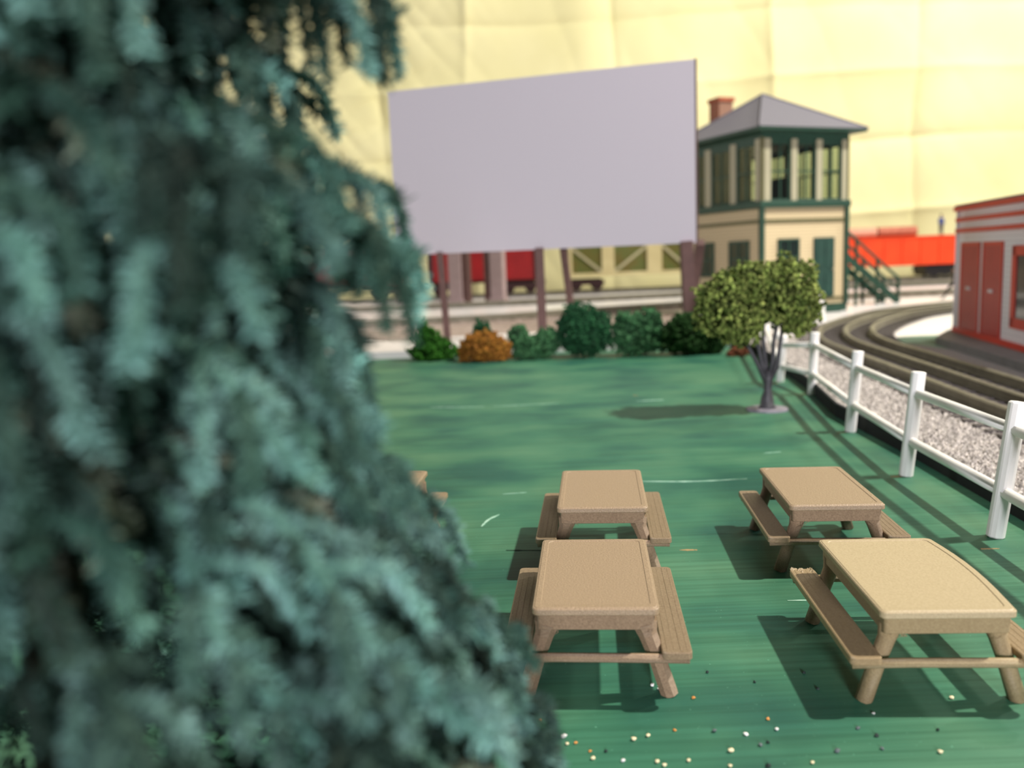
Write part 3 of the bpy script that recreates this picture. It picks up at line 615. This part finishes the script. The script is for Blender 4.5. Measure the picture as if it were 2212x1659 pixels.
# gondola
gd = thing('gondola_car', 'bright orange-red open freight car on the rear track, right of the tower', 'train car', (30.2,74.2,ZR))
part('body', MB().box(-10,10,-1.5,1.5,1.02,3.42), M['orange'], gd, bevel=.04, seg=1)
for k in range(13): part('rib', MB().box(-9.3+k*1.55-.06,-9.3+k*1.55+.06,-1.56,-1.48,1.1,3.35), M['orange'], gd)
part('top_rim', MB().box(-10.05,10.05,-1.58,1.58,3.34,3.46), M['orange'], gd)
truck(gd, 7.0, M['black'], 3.6); truck(gd, -8.0, M['black'], 3.2); part('brake_gear', MB().box(5.3,8.9,-1.1,1.1,.1,1.0), M['black'], gd)
for q, (x0, x1, m_, txt) in enumerate([(22.2,31.2,'pipe','pale pink'),(31.35,34.6,'pipe2','brown')]):
    for k in range(3):
        y = 74.2+(k-1)*.9; mb = MB(); n = 18
        mb.tube([(0,0,0),(x1-x0,0,0)], .42, n, cap=False); mb.tube([(0,0,0),(x1-x0,0,0)], .34, n, cap=False)
        mb.f += [(i,(i+1)%n,2*n+(i+1)%n,2*n+i) for i in range(n)]+[(n+i,3*n+i,3*n+(i+1)%n,n+(i+1)%n) for i in range(n)]
        o = part('pipe', mb, M[m_], loc=(x0,y,ZR+3.46+.42), smooth=False)
        tag(o, '%s pipe on the orange car, %s of three side by side' % (('long '+txt) if q == 0 else ('short '+txt), ['front','middle','rear'][k]), 'pipe', 'pipes loaded on the orange car')
def redcar(x, L_, label, fac=M['redcar']):
    t = thing('freight_car', label, 'train car', (x,74.1,ZR), 0, 'red freight cars behind the screen')
    part('body', MB().box(-L_/2,L_/2,-1.45,1.45,1.15,4.3), fac, t, bevel=.05, seg=1)
    part('roof', MB().prism([(-L_/2-.05,-1.55),(L_/2+.05,-1.55),(L_/2+.05,1.55),(-L_/2-.05,1.55)], 4.3, 4.45), M['darkred'], t)
    part('door', MB().box(-1.2,1.2,-1.53,-1.44,1.3,4.15), fac, t)
    part('underframe', MB().box(-L_/2,L_/2,-1.2,1.2,.95,1.16), M['darkred'], t)
    for s in (-1, 1):
        truck(t, s*(L_/2-1.7), M['darkred'])
        part('ladder', MB().box(s*(L_/2-.25)-.2,s*(L_/2-.25)+.2,-1.56,-1.46,1.2,4.2), M['darkred'], t)
        part('coupler', MB().box(min(s*L_/2,s*(L_/2+.55)),max(s*L_/2,s*(L_/2+.55)),-.15,.15,.75,1.0), M['darkred'], t)
redcar(-2.0, 9.4, 'dark red freight car seen between the screen legs')
redcar(-14.2, 11.6, 'red freight car mostly hidden behind the big spruce')
bc = thing('braced_boxcar', 'olive boxcar with cream posts and diagonal braces behind the right half of the screen', 'train car', (12.3,74.1,ZR))
part('body', MB().box(-7.0,7.0,-1.4,1.4,1.3,4.5), M['boxcar'], bc)
part('side_sill', MB().box(-7.1,7.1,-1.58,-1.38,1.15,1.45), M['boxframe'], bc); part('top_plate', MB().box(-7.1,7.1,-1.58,-1.38,4.3,4.6), M['boxframe'], bc)
part('roof', MB().box(-7.15,7.15,-1.65,1.65,4.6,4.75), M['boxcar'], bc)
PX = [(-7.1,-6.85),(-4.35,-3.3),(-.55,.7),(2.95,4.0),(6.75,7.1)]
for a, b in PX: part('post', MB().box(a,b,-1.56,-1.38,1.3,4.5), M['boxframe'], bc)
for i, ((a0,a1),(b0,b1)) in enumerate(zip(PX, PX[1:])):
    P, Q = ((a1,-1.48,3.55),(b0,-1.48,1.5)) if i % 2 == 0 else ((a1,-1.48,1.5),(b0,-1.48,3.55))
    part('brace', MB().bar(P, Q, .12, .22), M['boxbrace'], bc)
truck(bc, -5.6, M['darkred']); truck(bc, 5.6, M['darkred'])

# ------------------------------------------------------------------ people
def person(name, label, loc, rz, joints, edges, radii, m_, cat='person', head=(0,0,1.62), hair=None):
    t = thing(name, label, cat, loc, rz)
    me = bpy.data.meshes.new('body'); me.from_pydata(joints, edges, []); o = bpy.data.objects.new('body', me); COL.objects.link(o)
    md = o.modifiers.new('skin', 'SKIN'); sk = me.skin_vertices[0].data
    for i, r in enumerate(radii): sk[i].radius = (r, r)
    sk[0].use_root = True
    o.modifiers.new('sub', 'SUBSURF').levels = 1
    dg = bpy.context.evaluated_depsgraph_get(); me2 = bpy.data.meshes.new_from_object(o.evaluated_get(dg)); bpy.data.objects.remove(o)
    me2.materials.clear(); b = link('body', me2, m_, t, smooth=True)
    mb = MB(); hx, hy, hz = head; n = 10
    part('hair', MB().tube([(hx,hy+.01,hz+.02),(hx,hy+.01,hz+.09),(hx,hy+.01,hz+.145),(hx,hy+.01,hz+.16)], [.118,.115,.07,.01], 12), hair or M['black'], t, smooth=True)
    return t
#           0 pelvis     1 chest      2 neck        3 head base   4 head top   5-7 L arm                                 8-10 R arm                               11-13 L leg + foot                                  14..
J = [(0,0,.95),(0,0,1.3),(0,0,1.46),(0,-.01,1.54),(0,-.01,1.70),(-.2,0,1.38),(-.27,.02,1.12),(-.30,-.12,.92),(.2,0,1.38),(.28,.02,1.12),(.30,-.1,.9),(-.1,0,.88),(-.12,-.01,.5),(-.13,0,.07),(-.13,-.16,.04),(.1,0,.88),(.12,-.01,.5),(.13,0,.07),(.13,-.16,.04)]
E_ = [(0,1),(1,2),(2,3),(3,4),(1,5),(5,6),(6,7),(1,8),(8,9),(9,10),(0,11),(11,12),(12,13),(13,14),(0,15),(15,16),(16,17),(17,18)]
Rr = [.15,.17,.07,.09,.085,.085,.06,.045,.085,.06,.045,.11,.08,.05,.045,.11,.08,.05,.045]
person('person', 'person in blue shirt and dark trousers standing on top of the orange car', (37.2,74.2,ZR+3.46), math.radians(20), J, E_, Rr, person_mat('blue_clothes', [(0,'#1a1c22'),(.08,'#252a45'),(.93,'#3c4c86'),(1.47,'#b98a6e')]))
J2 = [(0,0,.95),(0,-.06,1.3),(0,-.08,1.46),(0,-.10,1.54),(0,-.11,1.70),(-.2,-.06,1.38),(-.27,.12,1.14),(-.28,.1,.92),(.2,-.06,1.38),(.28,-.24,1.16),(.28,-.42,1.05),(-.1,0,.88),(-.11,-.36,.55),(-.12,-.62,.08),(-.12,-.78,.05),(.1,0,.88),(.11,.1,.48),(.12,.42,.16),(.12,.36,.04)]
person('person', 'person in dark brown clothes striding beside the corner of the red and white building', (24.75,47.6,.27), math.radians(-78), J2, E_, Rr, person_mat('dark_clothes', [(0,'#1d1815'),(.08,'#2b221e'),(.93,'#3a2b26'),(1.47,'#a07a60')]), head=(0,-.11,1.62))

# ------------------------------------------------------------------ big spruce in the foreground
SP = Vector((-1.75, 3.05, 0))
sp = thing('spruce_tree', 'huge out-of-focus blue-green model spruce filling the left foreground', 'tree', SP)
part('trunk', MB().tube([(0,0,0),(0,0,3),(0,0,6),(0,0,8.9)], [.14,.11,.07,.015], 10), M['bark'], sp, smooth=True)
def bough(seed, n_twigs=10):
    rr = random.Random(seed); mb = MB()
    def strand(P, r, dens, tone):
        P = smooth_path(P, 4); L_ = sum((b-a).length for a, b in zip(P, P[1:])); n = int(L_*dens)
        mb.tube(P, [r*.45]*(len(P)-1)+[r*.15], 6, cap=False, col=(.45*tone[0],.5*tone[1],.45*tone[2],1))
        for _ in range(n):
            t = rr.random()**.85*(len(P)-1.001); i = int(t); c = P[i].lerp(P[i+1], t-i); ax = (P[i+1]-P[i]).normalized()
            d = Vector((rr.gauss(0,1),rr.gauss(0,1),rr.gauss(0,1))); d = (d-ax*d.dot(ax)).normalized(); d = (d+ax*rr.uniform(.1,.8)).normalized()
            ln = r*rr.uniform(.7,1.35); s = d.cross(Vector((rr.gauss(0,1),rr.gauss(0,1),rr.gauss(0,1)))).normalized()*.0065
            f = t/len(P); k = rr.uniform(.6,1.2)*(.55+.85*f)  # tint carries light: paler at the lit tips, darker towards the inner end
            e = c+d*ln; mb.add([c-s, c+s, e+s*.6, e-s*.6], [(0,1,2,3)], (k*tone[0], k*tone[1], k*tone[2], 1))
    L0 = .95; dr = rr.uniform(.25,.5) if seed < 105 else rr.uniform(.6,.95)
    ax = [Vector((0,0,0)), Vector((L0*.35,rr.uniform(-.04,.04),-.10*dr)), Vector((L0*.72,rr.uniform(-.06,.06),-.42*dr)), Vector((L0,rr.uniform(-.08,.08),-.90*dr))]
    pal = [(1,1,1),(1.45,1.42,1.45),(.45,.52,.46),(1.9,1.95,2.0),(.55,.65,.6),(.25,.32,.26)]
    strand(ax, .05, 430, rr.choice(pal))
    A = smooth_path(ax, 6)
    for k in range(n_twigs):
        i = int((.10+.88*k/n_twigs)*(len(A)-2)); b = A[i]; s = 1 if k % 2 else -1; l = rr.uniform(.22,.50)*(1.1-.4*i/len(A))
        y = s*l*rr.uniform(.2,.6); a1 = b+Vector((l*.30, y*.7, -l*.22)); a2 = b+Vector((l*.42, y, -l*rr.uniform(.75,1.1)))
        tc = (1.9,1.15,.95) if rr.random() < .09 else rr.choice(pal)
        strand([b, a1, a2], rr.uniform(.036,.05), 560, tc)
    me = mb.mesh('bough'); me['tipx'] = L0; me['drop'] = .90*dr
    return me
bm_ = [bough(100+i) for i in range(10)]
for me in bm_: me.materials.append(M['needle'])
rr = random.Random(11); N_B = 290
# reach of the boughs by height: tufted, with a gap below the upper tier
PZ = [(.4,2.15),(1.5,2.0),(1.7,1.96),(1.8,1.86),(2.1,1.78),(2.25,1.80),(2.38,1.72),(2.42,1.58),(2.5,1.36),(2.7,1.30),(2.78,1.42),(2.9,1.46),(2.98,1.24),(3.25,1.20),(3.34,1.44),(3.42,1.47),(3.5,1.52),(3.62,1.46),(3.72,1.38),(3.85,1.28),(3.95,1.16),(4.03,.90),(4.12,.95),(4.18,1.40),(4.3,1.40),(4.6,1.30),(5.5,.95),(7,.58),(8.9,.1)]
def prof(z):
    for (a, b), (c, d) in zip(PZ, PZ[1:]):
        if a <= z <= c: return b+(d-b)*(z-a)/(c-a)
    return .3
for k in range(N_B):
    t = (k+.5)/N_B; z = .6+4.5*t/.84 if t < .84 else 5.1+3.5*(t-.84)/.16; a = k*2.39996+rr.uniform(-.25,.25); me = bm_[k % 5 + (0 if z > 2.75 else 5)]
    R_ = max(.15, min(prof(z), prof(z+.12)+.08, prof(z+.24)+.17)+rr.uniform(-.16,.05)+.14*noise.noise(Vector((math.cos(a)*2.2, math.sin(a)*2.2, z*2.5)))); sc = min(1.0, R_/.98)*rr.uniform(.92,1.02)
    o = bpy.data.objects.new('bough', me); COL.objects.link(o); o.parent = sp
    r0 = R_-.97*sc
    o.location = (r0*math.cos(a), r0*math.sin(a), z+me['drop']*sc*.8); o.rotation_euler = (rr.uniform(-.2,.2), rr.uniform(-.06,.08), a); o.scale = (sc, sc*1.15, sc)

mb = MB(); rr = random.Random(77)
for _ in range(26000):
    z = .3+5.6*rr.random(); a = rr.random()*6.2832; R_ = (prof(z)-.38)*rr.random()**.4
    if R_ < .05: continue
    c = Vector((R_*math.cos(a), R_*math.sin(a), z)); d = Vector((math.cos(a)+rr.gauss(0,.4), math.sin(a)+rr.gauss(0,.4), -.5+rr.gauss(0,.4))).normalized()*rr.uniform(.04,.09)
    h = d.cross(Vector((rr.gauss(0,1),rr.gauss(0,1),rr.gauss(0,1)))).normalized()*.012; k = rr.uniform(.1,.4)  # needles darkened in the tint to stand for shade inside the crown
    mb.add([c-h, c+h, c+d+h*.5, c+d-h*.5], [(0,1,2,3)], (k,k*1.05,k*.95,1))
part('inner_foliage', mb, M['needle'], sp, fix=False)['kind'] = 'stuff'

# ------------------------------------------------------------------ crumbs on the front of the board
CR = [(.27,5.70,'w',1.5),(.29,5.61,'c',1),(.35,5.62,'o',1),(.76,5.63,'c',1.4),(.87,5.67,'c',1.2),(1.07,5.73,'o',1),(1.35,5.70,'g',1.3),(1.30,6.17,'o',1.2),(1.77,5.83,'o',1.1),(1.56,5.64,'w',1.2),(1.79,5.69,'w',1.1),(1.40,5.44,'c',1.5),(1.62,5.50,'g',1.1),
      (3.21,6.02,'c',1.3),(2.78,5.33,'c',1.3),(2.11,5.39,'g',1.4),(.11,5.94,'o',1),(.45,5.42,'c',1.2),(.65,5.38,'w',1.1),(.88,5.35,'c',1.2),(.92,5.31,'c',1.1),(1.09,5.35,'c',1.1),(.44,5.51,'o',.9),(.22,5.39,'c',1.6),(.16,5.38,'c',1.2),(2.45,5.56,'b',1.3),(2.36,5.66,'g',1.1),
      (2.42,5.40,'g',1),(1.60,5.25,'b',1.4),(-.59,5.76,'w',1.2),(1.02,6.39,'w',1.2),(1.06,6.33,'w',.8),(1.50,6.57,'b',1),(1.83,6.38,'b',.9),(2.26,6.49,'b',1.2),(2.28,6.23,'b',1.1),(2.55,5.85,'w',.9),(1.68,5.53,'b',1),(2.9,5.6,'b',1),(.55,5.5,'b',1),(1.35,5.27,'c',1),(1.9,5.27,'c',1)]
NMC = {'w':('c_white','white'),'c':('c_cream','cream'),'o':('c_orange','tan-orange'),'g':('c_grey','dark grey'),'b':('c_black','black')}
base = {}
ORD = ['first','second','third','fourth','fifth','sixth','seventh','eighth','ninth','tenth','eleventh','twelfth','thirteenth','fourteenth','fifteenth','sixteenth']
zone = lambda y: 'beside or under the front tables' if y > 6.1 else 'on the front strip of green board'
for i, (x, y, k, s) in enumerate(CR):
    if k not in base:
        bm = bmesh.new(); bmesh.ops.create_icosphere(bm, subdivisions=1, radius=.014); q = random.Random(ord(k))
        for v in bm.verts: v.co *= q.uniform(.7,1.25); v.co.z *= .7
        me = bpy.data.meshes.new('crumb'); bm.to_mesh(me); bm.free(); me.materials.append(M[NMC[k][0]]); base[k] = me
    o = bpy.data.objects.new('gravel_crumb', base[k]); COL.objects.link(o); o.location = (x,y,.009*s); o.rotation_euler = (0,0,i*1.7); o.scale = (s*1.15, s*.95, s)
    same = sorted(c[0] for c in CR if c[2] == k and zone(c[1]) == zone(y)); r = same.index(x)
    tag(o, 'tiny %s gravel crumb %s, %s from the left' % (NMC[k][1], zone(y), ORD[r]) if len(same) > 1 else 'lone tiny %s gravel crumb %s' % (NMC[k][1], zone(y)), 'crumb', '%s gravel crumbs %s' % (NMC[k][1], zone(y)))
